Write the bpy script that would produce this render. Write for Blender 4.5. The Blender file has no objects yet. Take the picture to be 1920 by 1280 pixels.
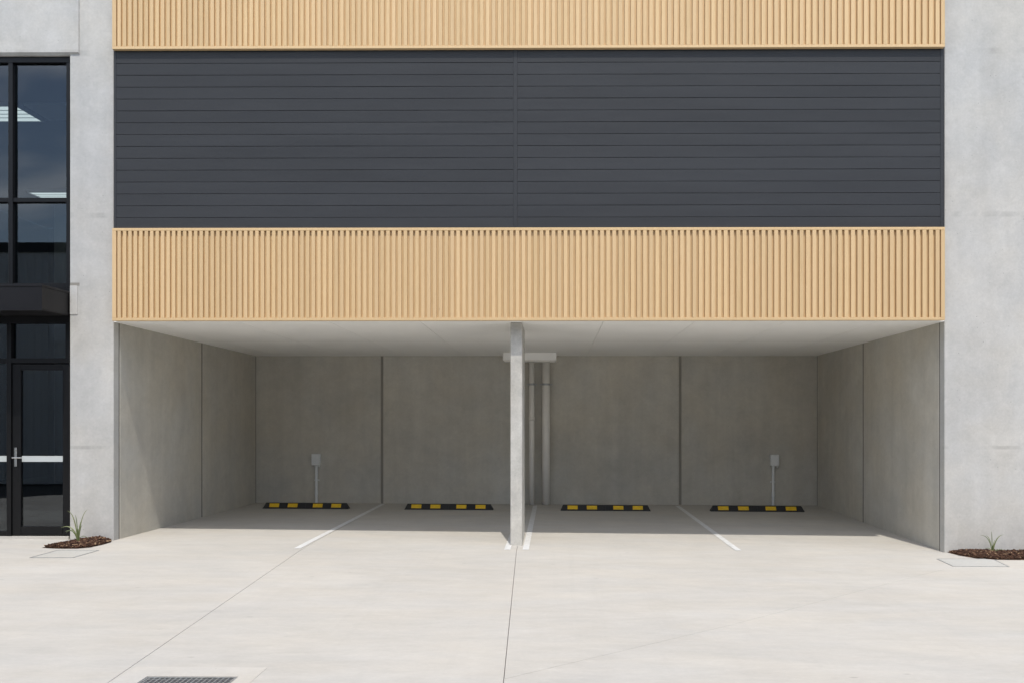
import bpy, bmesh, math, random
from mathutils import Vector
random.seed(7)
SC = bpy.context.scene
COL = SC.collection

# ------------------------------------------------------------------ camera
F_PX = 1573.0                      # focal length in pixels of the 1920 wide frame
YAW = math.radians(0.35)
CX, CY = 1037.0 - F_PX*math.tan(YAW), 785.0
CAM = Vector((0.0, -11.0, 1.67))
cd = bpy.data.cameras.new("camera")
cam = bpy.data.objects.new("camera", cd)
COL.objects.link(cam)
cam.location = CAM
cam.rotation_euler = (math.radians(90), 0, YAW)
cd.sensor_width = 36.0
cd.lens = F_PX/1920*36
cd.shift_x = -(CX-960)/1920
cd.shift_y = (CY-640)/1920
cd.clip_end = 2000
SC.camera = cam

# ------------------------------------------------------------------ world and sun
SUN_EL, SUN_AZ = math.radians(62.8), math.radians(9.3)     # azimuth: to the right of straight behind the camera
world = bpy.data.worlds.new("World")
SC.world = world
world.use_nodes = True
wn, wl = world.node_tree.nodes, world.node_tree.links
wn.clear()
sky = wn.new("ShaderNodeTexSky"); sky.sky_type = 'NISHITA'; sky.sun_disc = False
sky.sun_elevation = SUN_EL; sky.sun_rotation = math.pi - SUN_AZ
sky.air_density = 1.0; sky.dust_density = 1.2; sky.ozone_density = 1.0
bg = wn.new("ShaderNodeBackground"); bg.inputs[1].default_value = 0.15
wo = wn.new("ShaderNodeOutputWorld")
# thin streaky high cloud over the whole sky
wtc = wn.new("ShaderNodeTexCoord")
wmap = wn.new("ShaderNodeMapping"); wmap.inputs['Scale'].default_value = (1.0, 1.6, 3.2)
wnoi = wn.new("ShaderNodeTexNoise"); wnoi.inputs['Scale'].default_value = 2.2; wnoi.inputs['Detail'].default_value = 7
wnoi.inputs['Distortion'].default_value = 0.6
wr = wn.new("ShaderNodeMapRange"); wr.inputs[1].default_value = 0.46; wr.inputs[2].default_value = 0.66
wr.inputs[3].default_value = 0.0; wr.inputs[4].default_value = 0.75
wmix = wn.new("ShaderNodeMix"); wmix.data_type = 'RGBA'
wl.new(wtc.outputs['Generated'], wmap.inputs[0]); wl.new(wmap.outputs[0], wnoi.inputs['Vector'])
wl.new(wnoi.outputs[0], wr.inputs[0]); wl.new(wr.outputs[0], wmix.inputs[0])
wl.new(sky.outputs[0], wmix.inputs[6]); wmix.inputs[7].default_value = (12.0, 12.0, 12.1, 1)
wl.new(wmix.outputs[2], bg.inputs[0]); wl.new(bg.outputs[0], wo.inputs[0])

sd = bpy.data.lights.new("sun", 'SUN'); sd.energy = 2.22; sd.angle = math.radians(0.53); sd.color = (1.0, 0.945, 0.865)
sun = bpy.data.objects.new("sun", sd); COL.objects.link(sun)
SUN_DIR = Vector((math.sin(SUN_AZ)*math.cos(SUN_EL), -math.cos(SUN_AZ)*math.cos(SUN_EL), math.sin(SUN_EL)))
sun.rotation_euler = (-SUN_DIR).to_track_quat('-Z', 'Y').to_euler()
sun.location = (3, -20, 30)

vs = SC.view_settings
vs.view_transform = 'Standard'; vs.look = 'None'; vs.gamma = 1.0; vs.use_curve_mapping = False
vs.exposure = 0.52
SC.cycles.max_bounces = 12; SC.cycles.diffuse_bounces = 8; SC.cycles.glossy_bounces = 4
SC.cycles.transparent_max_bounces = 12

# ------------------------------------------------------------------ measuring: photo pixels -> metres
_Fw = Vector((-math.sin(YAW), math.cos(YAW), 0)); _Rt = Vector((math.cos(YAW), math.sin(YAW), 0))
def ray(px, py): return _Fw + _Rt*((px-CX)/F_PX) + Vector((0, 0, (CY-py)/F_PX))
def W(px, py, Y):
    d = ray(px, py); return CAM + d*((Y-CAM.y)/d.y)
def X_(px, Y): return W(px, 785, Y).x
def Z_(py, Y, px=990): return W(px, py, Y).z
def Y_at(px, X):
    d = ray(px, 785); return CAM.y + d.y*(X-CAM.x)/d.x
def lerp(a, b, t): return a + (b-a)*t
def clamp(v, a, b): return max(a, min(b, v))
YB = 5.30                                                       # back wall of the carport
def h(x, y):                                                    # fall of the paving
    xx = clamp(x, -8.0, 8.0) + 0.3
    if y >= 0:
        t = clamp(y/YB, 0, 1); return -lerp(0.0136, 0.0037, t)*xx + lerp(0, 0.022, t)
    t = clamp(-y/6.0, 0, 1); return -lerp(0.0136, 0.003, t)*xx
def G(px, py):
    z = 0.0; p = None
    for _ in range(12):
        d = ray(px, py); t = (z-CAM.z)/d.z; p = CAM + d*t; z = h(p.x, p.y)
    return Vector((p.x, p.y))

# ------------------------------------------------------------------ node helpers
class NT:
    def __init__(s, name):
        s.m = bpy.data.materials.new(name); s.m.use_nodes = True
        s.t = s.m.node_tree; s.t.nodes.clear()
        s.out = s.t.nodes.new("ShaderNodeOutputMaterial")
    def n(s, typ, **kw):
        nd = s.t.nodes.new("ShaderNode"+typ)
        for k, v in kw.items(): setattr(nd, k, v)
        return nd
    def put(s, sock, v):
        if isinstance(v, bpy.types.NodeSocket): s.t.links.new(v, sock)
        elif isinstance(v, (tuple, list)) and len(v) == 3 and sock.type == 'RGBA': sock.default_value = (*v, 1)
        else: sock.default_value = v
    def math(s, op, a, b=0.0, c=0.0):
        nd = s.n("Math", operation=op)
        for i, v in enumerate((a, b, c)): s.put(nd.inputs[i], v)
        return nd.outputs[0]
    def pos(s, scale=(1, 1, 1), rand=0.0, obj=False):
        src = s.n("TexCoord").outputs['Object'] if obj else s.n("NewGeometry").outputs['Position']
        mp = s.n("Mapping"); s.put(mp.inputs[0], src); mp.inputs['Scale'].default_value = scale
        if rand:
            r = s.n("ObjectInfo").outputs['Random']
            cb = s.n("CombineXYZ")
            for i, k in enumerate((1.0, 0.73, 1.31)): s.put(cb.inputs[i], s.math('MULTIPLY', r, rand*k))
            s.put(mp.inputs[1], cb.outputs[0])
        return mp.outputs[0]
    def noise(s, vec, scale, detail=5, rough=0.55, dist=0.0):
        nd = s.n("TexNoise"); s.put(nd.inputs['Vector'], vec)
        nd.inputs['Scale'].default_value = scale; nd.inputs['Detail'].default_value = detail
        nd.inputs['Roughness'].default_value = rough; nd.inputs['Distortion'].default_value = dist
        return nd.outputs[0]
    def rng(s, v, a, b, c, d):
        nd = s.n("MapRange"); s.put(nd.inputs[0], v)
        for i, k in enumerate((a, b, c, d)): s.put(nd.inputs[i+1], k)
        return nd.outputs[0]
    def mix(s, fac, a, b, blend='MIX'):
        nd = s.n("Mix", data_type='RGBA', blend_type=blend)
        s.put(nd.inputs[0], fac); s.put(nd.inputs[6], a); s.put(nd.inputs[7], b); return nd.outputs[2]
    def scale(s, col, v):
        nd = s.n("VectorMath", operation='SCALE'); s.put(nd.inputs[0], col); s.put(nd.inputs[3], v); return nd.outputs[0]
    def bump(s, hgt, strength, dist):
        nd = s.n("Bump"); nd.inputs['Strength'].default_value = strength; nd.inputs['Distance'].default_value = dist
        s.put(nd.inputs['Height'], hgt); return nd.outputs[0]
    def pbr(s, col, rough=0.6, metal=0.0, normal=None, spec=0.5, emit=None, es=0.0):
        b = s.n("BsdfPrincipled")
        s.put(b.inputs['Base Color'], col); s.put(b.inputs['Roughness'], rough); s.put(b.inputs['Metallic'], metal)
        b.inputs['Specular IOR Level'].default_value = spec
        if normal: s.put(b.inputs['Normal'], normal)
        if emit: s.put(b.inputs['Emission Color'], emit); b.inputs['Emission Strength'].default_value = es
        s.t.links.new(b.outputs[0], s.out.inputs[0]); return s.m

def concrete(name, base, cloud=0.10, streak=0.06, fine=0.05, pores=0.5, rand=40.0, lifts=(), bump=0.25, stretch=(1, 1, 1), warm=0.03, pore_scale=9.0, stains=0.0):
    k = NT(name)
    p = k.pos(stretch, rand)
    c1 = k.rng(k.noise(p, 0.55, 7, 0.62, 0.7), 0.3, 0.7, 1-cloud, 1+cloud)
    c2 = k.rng(k.noise(p, 3.2, 8, 0.65, 0.4), 0.3, 0.7, 1-cloud*0.75, 1+cloud*0.75)
    c4 = k.rng(k.noise(p, 12.0, 6, 0.68, 0.8), 0.3, 0.7, 1-cloud*0.45, 1+cloud*0.45)
    c3 = k.rng(k.noise(p, 38, 4, 0.7), 0.3, 0.7, 1-fine, 1+fine)
    ps = k.pos((2.6, 2.6, 0.16), rand)
    st = k.rng(k.noise(ps, 1.6, 6, 0.6, 0.3), 0.35, 0.75, 1+streak*0.4, 1-streak)
    # air holes left by the formwork
    v = k.n("TexVoronoi", feature='F1'); k.put(v.inputs['Vector'], p); v.inputs['Scale'].default_value = pore_scale
    v.inputs['Randomness'].default_value = 1.0
    hole = k.rng(v.outputs['Distance'], 0.035, 0.075, 1.0, 0.0)
    pick = k.rng(k.n("SeparateColor").outputs[0], 0.0, 1.0, 0.0, 1.0)
    sep = k.n("SeparateColor"); k.put(sep.inputs[0], v.outputs['Color'])
    pick = k.rng(sep.outputs[0], 0.52, 0.62, 0.0, 1.0)
    hole = k.math('MULTIPLY', hole, pick)
    f = k.math('MULTIPLY', k.math('MULTIPLY', c1, c2), k.math('MULTIPLY', k.math('MULTIPLY', c3, c4), st))
    f = k.math('MULTIPLY', f, k.math('SUBTRACT', 1.0, k.math('MULTIPLY', hole, pores)))
    if stains:                                                    # scattered drips, scuffs and long trowel passes
        s1 = k.rng(k.noise(k.pos((0.55, 1.3, 1)), 2.1, 7, 0.7, 1.0), 0.60, 0.72, 0.0, 1.0)
        s2 = k.rng(k.noise(k.pos((1.0, 2.6, 1)), 5.5, 3, 0.5), 0.74, 0.80, 0.0, 1.0)
        s3 = k.rng(k.noise(k.pos((0.5, 2.4, 1)), 2.2, 7, 0.65, 1.2), 0.35, 0.7, 1.0+stains*0.45, 1.0-stains*0.45)
        s4 = k.rng(k.noise(k.pos((4.0, 0.12, 1)), 1.7, 5, 0.6), 0.55, 0.75, 0.0, 1.0)
        f = k.math('MULTIPLY', f, k.math('SUBTRACT', 1.0, k.math('MULTIPLY', s1, stains)))
        f = k.math('MULTIPLY', f, k.math('SUBTRACT', 1.0, k.math('MULTIPLY', s2, stains*2.2)))
        f = k.math('MULTIPLY', f, k.math('SUBTRACT', 1.0, k.math('MULTIPLY', s4, stains*0.7)))
        f = k.math('MULTIPLY', f, s3)
    # pour lines: thin broken stains at fixed heights
    if lifts:
        sx = k.n("SeparateXYZ"); k.put(sx.inputs[0], k.n("NewGeometry").outputs['Position'])
        wob = k.noise(k.pos((1, 1, 0)), 3.0, 5)
        for (z0, half, amt) in lifts:
            dz = k.math('ABSOLUTE', k.math('SUBTRACT', sx.outputs[2], k.math('ADD', z0-0.012, k.math('MULTIPLY', wob, 0.024))))
            line = k.rng(dz, half*0.5, half, amt, 0.0)
            brk = k.rng(k.noise(k.pos((1, 1, 0.4)), 2.3, 4), 0.45, 0.6, 0.0, 1.0)
            f = k.math('MULTIPLY', f, k.math('SUBTRACT', 1.0, k.math('MULTIPLY', line, brk)))
    tint = k.mix(k.rng(k.noise(p, 1.1, 4), 0.35, 0.65, 0, 1), base, (base[0]*(1+warm), base[1], base[2]*(1-1.6*warm)))
    col = k.scale(tint, f)
    hb = k.math('SUBTRACT', k.math('MULTIPLY', k.noise(p, 55, 5, 0.7), 0.4), k.math('MULTIPLY', hole, 1.2))
    return k.pbr(col, k.rng(c2, 0.9, 1.1, 0.72, 0.86), 0, k.bump(hb, bump, 0.004), 0.35)

def plain(name, col, rough=0.5, metal=0.0, var=0.06, nscale=8.0, bump=0.0, spec=0.5, rand=10.0, objr=0.0):
    k = NT(name)
    nz = k.noise(k.pos((1, 1, 1), rand), nscale, 6, 0.6)
    f = k.rng(nz, 0.3, 0.7, 1-var, 1+var)
    if objr:
        f = k.math('MULTIPLY', f, k.rng(k.n("ObjectInfo").outputs['Random'], 0, 1, 1-objr, 1+objr))
    nrm = k.bump(k.noise(k.pos((1, 1, 1), rand), nscale*6, 3), bump, 0.003) if bump else None
    c = k.scale(k.mix(0.0, col, col), f)
    return k.pbr(c, k.rng(nz, 0.3, 0.7, rough*0.88, min(1, rough*1.12)), metal, nrm, spec)

M = {}
M['facade'] = concrete("facade_concrete", (0.458, 0.455, 0.440), cloud=0.10, streak=0.06, fine=0.05, pores=0.6, pore_scale=12.0,
                       lifts=((Z_(403, 0), 0.045, 0.16), (Z_(838, 0), 0.03, 0.20), (Z_(98, 0), 0.05, 0.14)))
M['bay'] = concrete("carport_concrete", (0.490, 0.474, 0.428), cloud=0.095, streak=0.08, fine=0.03, pores=0.3)
M['pillar'] = concrete("pillar_concrete", (0.49, 0.482, 0.450), cloud=0.20, streak=0.12, fine=0.08, pores=0.7, pore_scale=16)
M['slab'] = concrete("paving_concrete", (0.450, 0.434, 0.400), cloud=0.065, streak=0.0, fine=0.035, pores=0.22, rand=0.0, stretch=(0.8, 2.0, 1), bump=0.12, warm=0.02, pore_scale=2.5, stains=0.045)
M['apron'] = concrete("apron_concrete", (0.460, 0.445, 0.413), cloud=0.055, streak=0.0, fine=0.03, pores=0.2, rand=0.0, bump=0.12)
M['infill'] = concrete("cover_infill_concrete", (0.425, 0.425, 0.405), cloud=0.04, streak=0.0, fine=0.04, pores=0.2, bump=0.12)
M['seal'] = plain("joint_sealant", (0.10, 0.09, 0.075), 0.8)
M['seal_and_shade'] = plain("sealant_and_shade_grey", (0.25, 0.235, 0.205), 0.8)  # back wall joints; also colours the painted shade strip beside the canopy
M['ceil'] = plain("painted_soffit", (0.90, 0.893, 0.86), 0.75, var=0.02, nscale=1.2)
M['paint'] = plain("line_paint", (0.60, 0.602, 0.59), 0.65, var=0.16, nscale=18, bump=0.1)
M['pvc'] = plain("pipe_plastic", (0.78, 0.755, 0.70), 0.45, var=0.03)
M['galv'] = plain("galvanised_steel", (0.42, 0.43, 0.43), 0.45, 0.7, var=0.15, nscale=20)
M['gratesteel'] = plain("grate_steel", (0.22, 0.225, 0.235), 0.5, 0.6, var=0.2, nscale=20)
M['steel'] = plain("satin_steel", (0.6, 0.59, 0.56), 0.28, 1.0, var=0.04)
M['greybox'] = plain("grey_plastic", (0.76, 0.775, 0.77), 0.45, var=0.03)
M['rubber'] = plain("black_rubber", (0.016, 0.016, 0.017), 0.65, var=0.2, nscale=30, bump=0.25)
M['yellow'] = plain("yellow_reflective", (0.80, 0.50, 0.015), 0.4, var=0.12, nscale=25)
M['alu'] = plain("black_aluminium", (0.006, 0.006, 0.0065), 0.42, var=0.05, spec=0.25)
M['canopy'] = plain("canopy_sheet", (0.007, 0.0065, 0.0075), 0.45, var=0.08, nscale=2, spec=0.28)
M['cladback'] = plain("cladding_trim", (0.0425, 0.0448, 0.0485), 0.5, var=0.03, spec=0.12)
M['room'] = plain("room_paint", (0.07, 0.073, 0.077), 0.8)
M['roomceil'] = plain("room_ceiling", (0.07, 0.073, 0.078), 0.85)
M['column'] = plain("painted_column", (0.30, 0.31, 0.31), 0.8)
M['tile'] = plain("ceiling_tile", (0.55, 0.56, 0.55), 0.85)
M['strip'] = plain("frosted_film", (0.45, 0.485, 0.48), 0.7, var=0.02)
M['soil'] = plain("soil", (0.025, 0.016, 0.011), 0.95, var=0.4, nscale=40)
M['asphalt'] = plain("asphalt", (0.05, 0.05, 0.05), 0.9, var=0.2, nscale=30)
M['dark'] = plain("pit_darkness", (0.012, 0.012, 0.012), 0.9)
M['warehouse'] = plain("ribbed_steel_wall", (0.58, 0.61, 0.615), 0.5, var=0.06, nscale=0.7)
M['rollerdoor'] = plain("pale_roller_door", (0.62, 0.66, 0.68), 0.5, var=0.03)

def m_wood():
    k = NT("pale_timber")
    r = k.n("ObjectInfo").outputs['Random']
    p = k.pos((7, 7, 0.35), 30.0)
    g = k.noise(p, 9.0, 6, 0.6, 1.2)
    g2 = k.noise(k.pos((60, 60, 1.2), 30.0), 6.0, 4, 0.6)
    base = k.mix(k.rng(g, 0.32, 0.7, 0, 1), (0.615, 0.442, 0.240), (0.555, 0.382, 0.195))
    base = k.mix(k.rng(r, 0, 1, 0, 0.40), base, (0.60, 0.428, 0.245))
    f = k.math('MULTIPLY', k.rng(g2, 0.3, 0.7, 0.95, 1.05), k.rng(k.math('FRACT', k.math('MULTIPLY', r, 7.31)), 0, 1, 0.94, 1.06))
    # a few small knots
    v = k.n("TexVoronoi", feature='F1'); k.put(v.inputs['Vector'], k.pos((1, 1, 0.5), 30.0)); v.inputs['Scale'].default_value = 3.0
    kn = k.rng(v.outputs['Distance'], 0.012, 0.035, 0.30, 0.0)
    col = k.mix(kn, k.scale(base, f), (0.20, 0.11, 0.05))
    return k.pbr(col, 0.55, 0, k.bump(g2, 0.08, 0.002), 0.35)
M['wood'] = m_wood()

def m_plank():
    k = NT("dark_cladding")
    r = k.n("ObjectInfo").outputs['Random']
    f = k.math('MULTIPLY', k.rng(r, 0, 1, 0.95, 1.05), k.rng(k.noise(k.pos((0.5, 1, 4), 20.0), 1.3, 5), 0.3, 0.7, 0.93, 1.07))
    col = k.scale(k.mix(0.0, (0.0425, 0.0448, 0.0485), (0, 0, 0)), f)
    wave = k.noise(k.pos((0.35, 1, 3.0), 20.0), 2.0, 3)
    return k.pbr(col, k.rng(wave, 0.3, 0.7, 0.42, 0.56), 0, k.bump(wave, 0.22, 0.012), 0.12)
M['plank'] = m_plank()

def m_glass(name, tint, ior):
    k = NT(name)
    tr = k.n("BsdfTransparent"); k.put(tr.inputs[0], tint)
    gl = k.n("BsdfAnisotropic"); gl.inputs['Roughness'].default_value = 0.0
    k.put(gl.inputs[0], (0.95, 0.97, 1.0))
    lw = k.n("LayerWeight"); lw.inputs[0].default_value = 0.5
    f5 = k.math('MULTIPLY_ADD', k.math('POWER', lw.outputs['Facing'], 5.0), 1-ior, ior)
    mx = k.n("MixShader"); k.put(mx.inputs[0], f5)
    k.t.links.new(tr.outputs[0], mx.inputs[1]); k.t.links.new(gl.outputs[0], mx.inputs[2])
    k.t.links.new(mx.outputs[0], k.out.inputs[0]); return k.m
M['glass'] = m_glass("tinted_glass", (0.66, 0.70, 0.71), 0.052)

def m_leaf():
    k = NT("leaf_green")
    r = k.n("ObjectInfo").outputs['Random']
    c = k.mix(r, (0.095, 0.125, 0.045), (0.175, 0.195, 0.085))
    c = k.scale(c, k.rng(k.noise(k.pos((1, 1, 1), 5), 30, 4), 0.3, 0.7, 0.8, 1.2))
    return k.pbr(c, 0.45, 0, None, 0.4)
M['leaf'] = m_leaf()
def m_chip():
    k = NT("bark_chips")
    at = k.n("NewGeometry").outputs['Random Per Island']
    c = k.mix(at, (0.022, 0.011, 0.008), (0.110, 0.058, 0.036))
    c = k.mix(k.rng(k.math('FRACT', k.math('MULTIPLY', at, 13.7)), 0.93, 0.95, 0, 1), c, (0.33, 0.22, 0.13))
    c = k.scale(c, k.rng(k.noise(k.pos(), 90, 4), 0.3, 0.7, 0.7, 1.3))
    return k.pbr(c, 0.9, 0, None, 0.2)
M['chip'] = m_chip()
def m_lamp():
    k = NT("lit_diffuser"); return k.pbr((0.8, 0.8, 0.8), 0.6, emit=(0.93, 1.0, 0.97), es=0.85)
M['lamp'] = m_lamp()

# ------------------------------------------------------------------ object helpers
WL = {}                                                          # world location of each object's origin
def link(o, loc, parent):
    COL.objects.link(o); loc = Vector(loc)
    if parent: o.parent = parent; o.location = loc - WL[parent.name]
    else: o.location = loc
    WL[o.name] = loc; return o
def thing(name, label, cat, loc, group=None):
    o = bpy.data.objects.new(name, None); o.empty_display_size = 0.2; link(o, loc, None)
    tag(o, label, cat, group); return o
def tag(o, label, cat, group=None):
    o['label'] = label; o['category'] = cat
    if group: o['group'] = group
    return o
def obj(name, bm, mat, parent=None, at=None, smooth=False, label=None, kind=None):
    """bm holds world coordinates; the origin goes to `at` (default: bottom centre of the mesh)"""
    if at is None:
        xs = [v.co.x for v in bm.verts]; ys = [v.co.y for v in bm.verts]; zs = [v.co.z for v in bm.verts]
        at = Vector(((min(xs)+max(xs))/2, (min(ys)+max(ys))/2, min(zs)))
    at = Vector(at)
    bmesh.ops.translate(bm, verts=bm.verts, vec=-at)
    me = bpy.data.meshes.new(name); bm.to_mesh(me); bm.free()
    for m in (mat if isinstance(mat, list) else [mat]): me.materials.append(m)
    if smooth:
        for p in me.polygons: p.use_smooth = True
    o = bpy.data.objects.new(name, me); link(o, at, parent)
    if label: o['label'] = label
    if kind: o['kind'] = kind
    return o
def box(bm, x0, x1, y0, y1, z0, z1, bev=0.0):
    b = bmesh.new()
    vs_ = [b.verts.new((x, y, z)) for x in (x0, x1) for y in (y0, y1) for z in (z0, z1)]
    for f in ((0, 1, 3, 2), (4, 6, 7, 5), (0, 4, 5, 1), (2, 3, 7, 6), (0, 2, 6, 4), (1, 5, 7, 3)): b.faces.new([vs_[i] for i in f])
    if bev: bmesh.ops.bevel(b, geom=b.edges[:], offset=bev, segments=1, affect='EDGES', profile=0.5)
    bmesh.ops.recalc_face_normals(b, faces=b.faces[:])
    me = bpy.data.meshes.new("tmp"); b.to_mesh(me); b.free(); bm.from_mesh(me); bpy.data.meshes.remove(me); return bm
def B(*a, bev=0.0): return box(bmesh.new(), *a, bev=bev)
def tube(bm, p0, p1, r, seg=20, r2=None):
    p0, p1 = Vector(p0), Vector(p1); d = (p1-p0); q = d.to_track_quat('Z', 'Y'); r2 = r if r2 is None else r2
    rings = []
    for p, rr in ((p0, r), (p1, r2)):
        rings.append([bm.verts.new(p + q @ Vector((math.cos(a)*rr, math.sin(a)*rr, 0))) for a in [2*math.pi*i/seg for i in range(seg)]])
    for i in range(seg):
        bm.faces.new((rings[0][i], rings[0][(i+1) % seg], rings[1][(i+1) % seg], rings[1][i]))
    bm.faces.new(rings[0][::-1]); bm.faces.new(rings[1]); return bm
def flat_poly(pts, lift, drop, step=1.0, cut=()):
    """slab piece: polygon in plan draped on h(x,y)+lift, with an edge skirt going down by drop"""
    bm = bmesh.new()
    bm.faces.new([bm.verts.new((p[0], p[1], 0)) for p in pts])
    bmesh.ops.triangulate(bm, faces=bm.faces[:])
    xs = [p[0] for p in pts]; ys = [p[1] for p in pts]
    planes = []
    for ax, lo, hi in ((0, min(xs), max(xs)), (1, min(ys), max(ys))):
        v = math.ceil(lo/step)*step
        while v < hi:
            planes.append((ax, v)); v += step
    for (x0, x1, y0, y1) in cut: planes += [(0, x0), (0, x1), (1, y0), (1, y1)]
    for ax, v in planes:
        co = Vector((v, 0, 0)) if ax == 0 else Vector((0, v, 0)); no = Vector((1, 0, 0)) if ax == 0 else Vector((0, 1, 0))
        bmesh.ops.bisect_plane(bm, geom=bm.verts[:]+bm.edges[:]+bm.faces[:], plane_co=co, plane_no=no, dist=1e-6)
    for (x0, x1, y0, y1) in cut:
        dead = [f for f in bm.faces if x0 < f.calc_center_median().x < x1 and y0 < f.calc_center_median().y < y1]
        bmesh.ops.delete(bm, geom=dead, context='FACES')
    for v in bm.verts: v.co.z = h(v.co.x, v.co.y) + lift
    bmesh.ops.recalc_face_normals(bm, faces=bm.faces[:])
    if sum(f.normal.z for f in bm.faces) < 0: bmesh.ops.reverse_faces(bm, faces=bm.faces[:])
    if drop:
        ed = [e for e in bm.edges if len(e.link_faces) == 1]
        ex = bmesh.ops.extrude_edge_only(bm, edges=ed)
        for v in [g for g in ex['geom'] if isinstance(g, bmesh.types.BMVert)]: v.co.z -= drop
    return bm

# ------------------------------------------------------------------ ground, paving
g = bmesh.new()
g.faces.new([g.verts.new(p) for p in ((-600, -600, -0.30), (600, -600, -0.30), (600, 600, -0.30), (-600, 600, -0.30))])
ground = obj("ground", g, M['asphalt'], at=(0, 0, -0.30), kind='structure')
paving = bpy.data.objects.new("paving", None); link(paving, (0, 0, 0), None); paving['kind'] = 'structure'

def ext(a, b, y):                                                # run the line a->b on to depth y
    t = (y-a.y)/(b.y-a.y); return a + (b-a)*t
j1a, j1b, j1c = G(202, 1279), G(567, 1028), G(716, 946)
j1 = [ext(j1b, j1a, -16.0), j1b, ext(j1b, j1c, 5.6)]
j2a, j2b = G(944, 1279), G(968.5, 1030)
j2 = [ext(j2b, j2a, -16.0), j2b, Vector((X_(993, YB), 5.6))]
gap = 0.0023
def off(line, s): return [(p.x+s*gap, p.y) for p in line]
gx0, gx1, gy1 = G(276, 1267).x, G(448, 1267).x, G(360, 1267).y
gy0 = gy1-0.60
AP = (gx0-0.17, gx1+0.12, gy0-0.16, gy1+0.20)
# slits for the finer saw cuts
d3 = [G(947, 1272), G(1373, 1170), G(1771, 1066)]
s = 0.0016
slab_l = [(-20, 5.6)] + off(j1, -1)[::-1] + [(-20, -16)]
d4 = [G(0, 1076), G(66, 1051)]
d4s = d4[0] + (d4[0]-d4[1])*8
slab_l = [(-20, 5.6)] + off(j1, -1)[::-1] + [(d4s.x-0.3, -16), (d4s.x, d4s.y-s), (d4[1].x, d4[1].y-s), (d4[1].x, d4[1].y+s), (d4s.x, d4s.y+s), (d4s.x-6, d4s.y+1.5)]
slab_m = off(j1, 1) + off(j2, -1)[::-1]
r = off(j2, 1)
yk = d3[0].y
jx = lerp(j2[0].x, j2[1].x, (yk-j2[0].y)/(j2[1].y-j2[0].y)) + gap
slab_r = [r[0], (jx, yk-s*1.4), (d3[1].x, d3[1].y-s), (d3[2].x, d3[2].y-s), (d3[2].x, d3[2].y+s), (d3[1].x, d3[1].y+s), (jx, yk+s*1.4), r[1], r[2], (20, 5.6), (20, -16)]
for pts, cut in ((slab_l, ()), (slab_m, (AP,)), (slab_r, ())):
    obj("slab", flat_poly(pts, 0.0, 0.12, 1.0, cut), M['slab'], paving, at=(pts[0][0], pts[0][1], 0))
e = 0.001
ap_pts = [(AP[0]+e, AP[2]+e), (AP[1]-e, AP[2]+e), (AP[1]-e, AP[3]-e), (AP[0]+e, AP[3]-e)]
obj("slab", flat_poly(ap_pts, 0.001, 0.12, 1.0, ((gx0, gx1, gy0, gy1),)), M['apron'], paving, label="paler concrete collar round the steel drain grate")

def strip(p0, p1, w, lift=0.004, n=14):
    bm = bmesh.new(); rows = []
    for i in range(n+1):
        p = p0.lerp(p1, i/n)
        rows.append([bm.verts.new((p.x+s_*w/2, p.y, h(p.x+s_*w/2, p.y)+lift)) for s_ in (-1, 1)])
    for a, b in zip(rows, rows[1:]): bm.faces.new((a[0], a[1], b[1], b[0]))
    return bm
for (a, b, w) in ((G(557, 1027.5), G(718.5, 944), 0.082), (G(1385, 1031.5), G(1270, 947.5), 0.082),
                  (G(951, 1030), Vector((G(951, 1030).x, YB-0.1)), 0.078), (G(985.5, 1030), G(1003.5, 947), 0.08)):
    obj("painted_line", strip(a, b, w), M['paint'], paving)

# ------------------------------------------------------------------ the building
P = 0.15                                                          # timber fronts stand proud of the concrete
XL, XR = X_(213, 0.0), X_(1771, 0.0)                              # clear opening between the concrete piers
TOPZ = 8.6
bld = thing("commercial_building", "pale concrete building with timber slat bands and dark cladding above an open carport", "building", (0, 0, 0))
def part(name, bm, mat, parent=bld, **k): return obj(name, bm, mat, parent, **k)

TH = 0.135
XW = X_(131, 0.0)                                                 # right side of the glazed entrance
ZH = Z_(104, 0.0, 100)
# piers
part("wall", B(XW, XL, 0.0, TH, -0.15, TOPZ, bev=0.006), M['facade'], label="pale concrete pier between entrance glazing and carport")
part("wall", B(XR, XR+4.2, 0.0, TH, -0.25, TOPZ, bev=0.006), M['facade'], label="pale concrete wall right of the carport")
XE = -9.7                                                         # far side of the entrance glazing (out of frame)
part("wall", B(-14, XE, 0.0, TH, -0.10, ZH-0.003, bev=0.006), M['facade'], label="pale concrete pier left of the entrance")
# head panel over the glazing: chamfered, slightly proud
hp = bmesh.new()
xr = X_(147, -0.02)
prof = [(-0.022, TOPZ), (-0.022, ZH+0.03), (0.012, ZH), (TH-0.002, ZH), (TH-0.002, TOPZ)]
va = [hp.verts.new((-14, y, z)) for y, z in prof]
vb = [hp.verts.new((xr+(0.016 if y > 0 else 0), y, z)) for y, z in prof]
for i in range(5): hp.faces.new((va[i], va[(i+1) % 5], vb[(i+1) % 5], vb[i]))
hp.faces.new(va); hp.faces.new(vb[::-1]); bmesh.ops.recalc_face_normals(hp, faces=hp.faces[:])
part("wall", hp, M['facade'], label="concrete head panel over the entrance glazing")
# small cast ledge beside the canopy
ZP0, ZP1 = Z_(590, 0, 140), Z_(536, 0, 140)
part("cast_block_and_shade", B(XW+0.004, X_(145, -0.01), -0.010, -0.0005, ZP0, ZP1, bev=0.004), M['facade'])
part("cast_block_and_shade", B(XW+0.004, X_(149, 0.0), -0.0025, 0.0005, ZP1+0.002, ZP1+0.040), M['seal_and_shade'], label="strip coloured as the shade of a recess top, above the cast block")  # painted shade: the dark under a recess's top edge, given as a coloured strip

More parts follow.
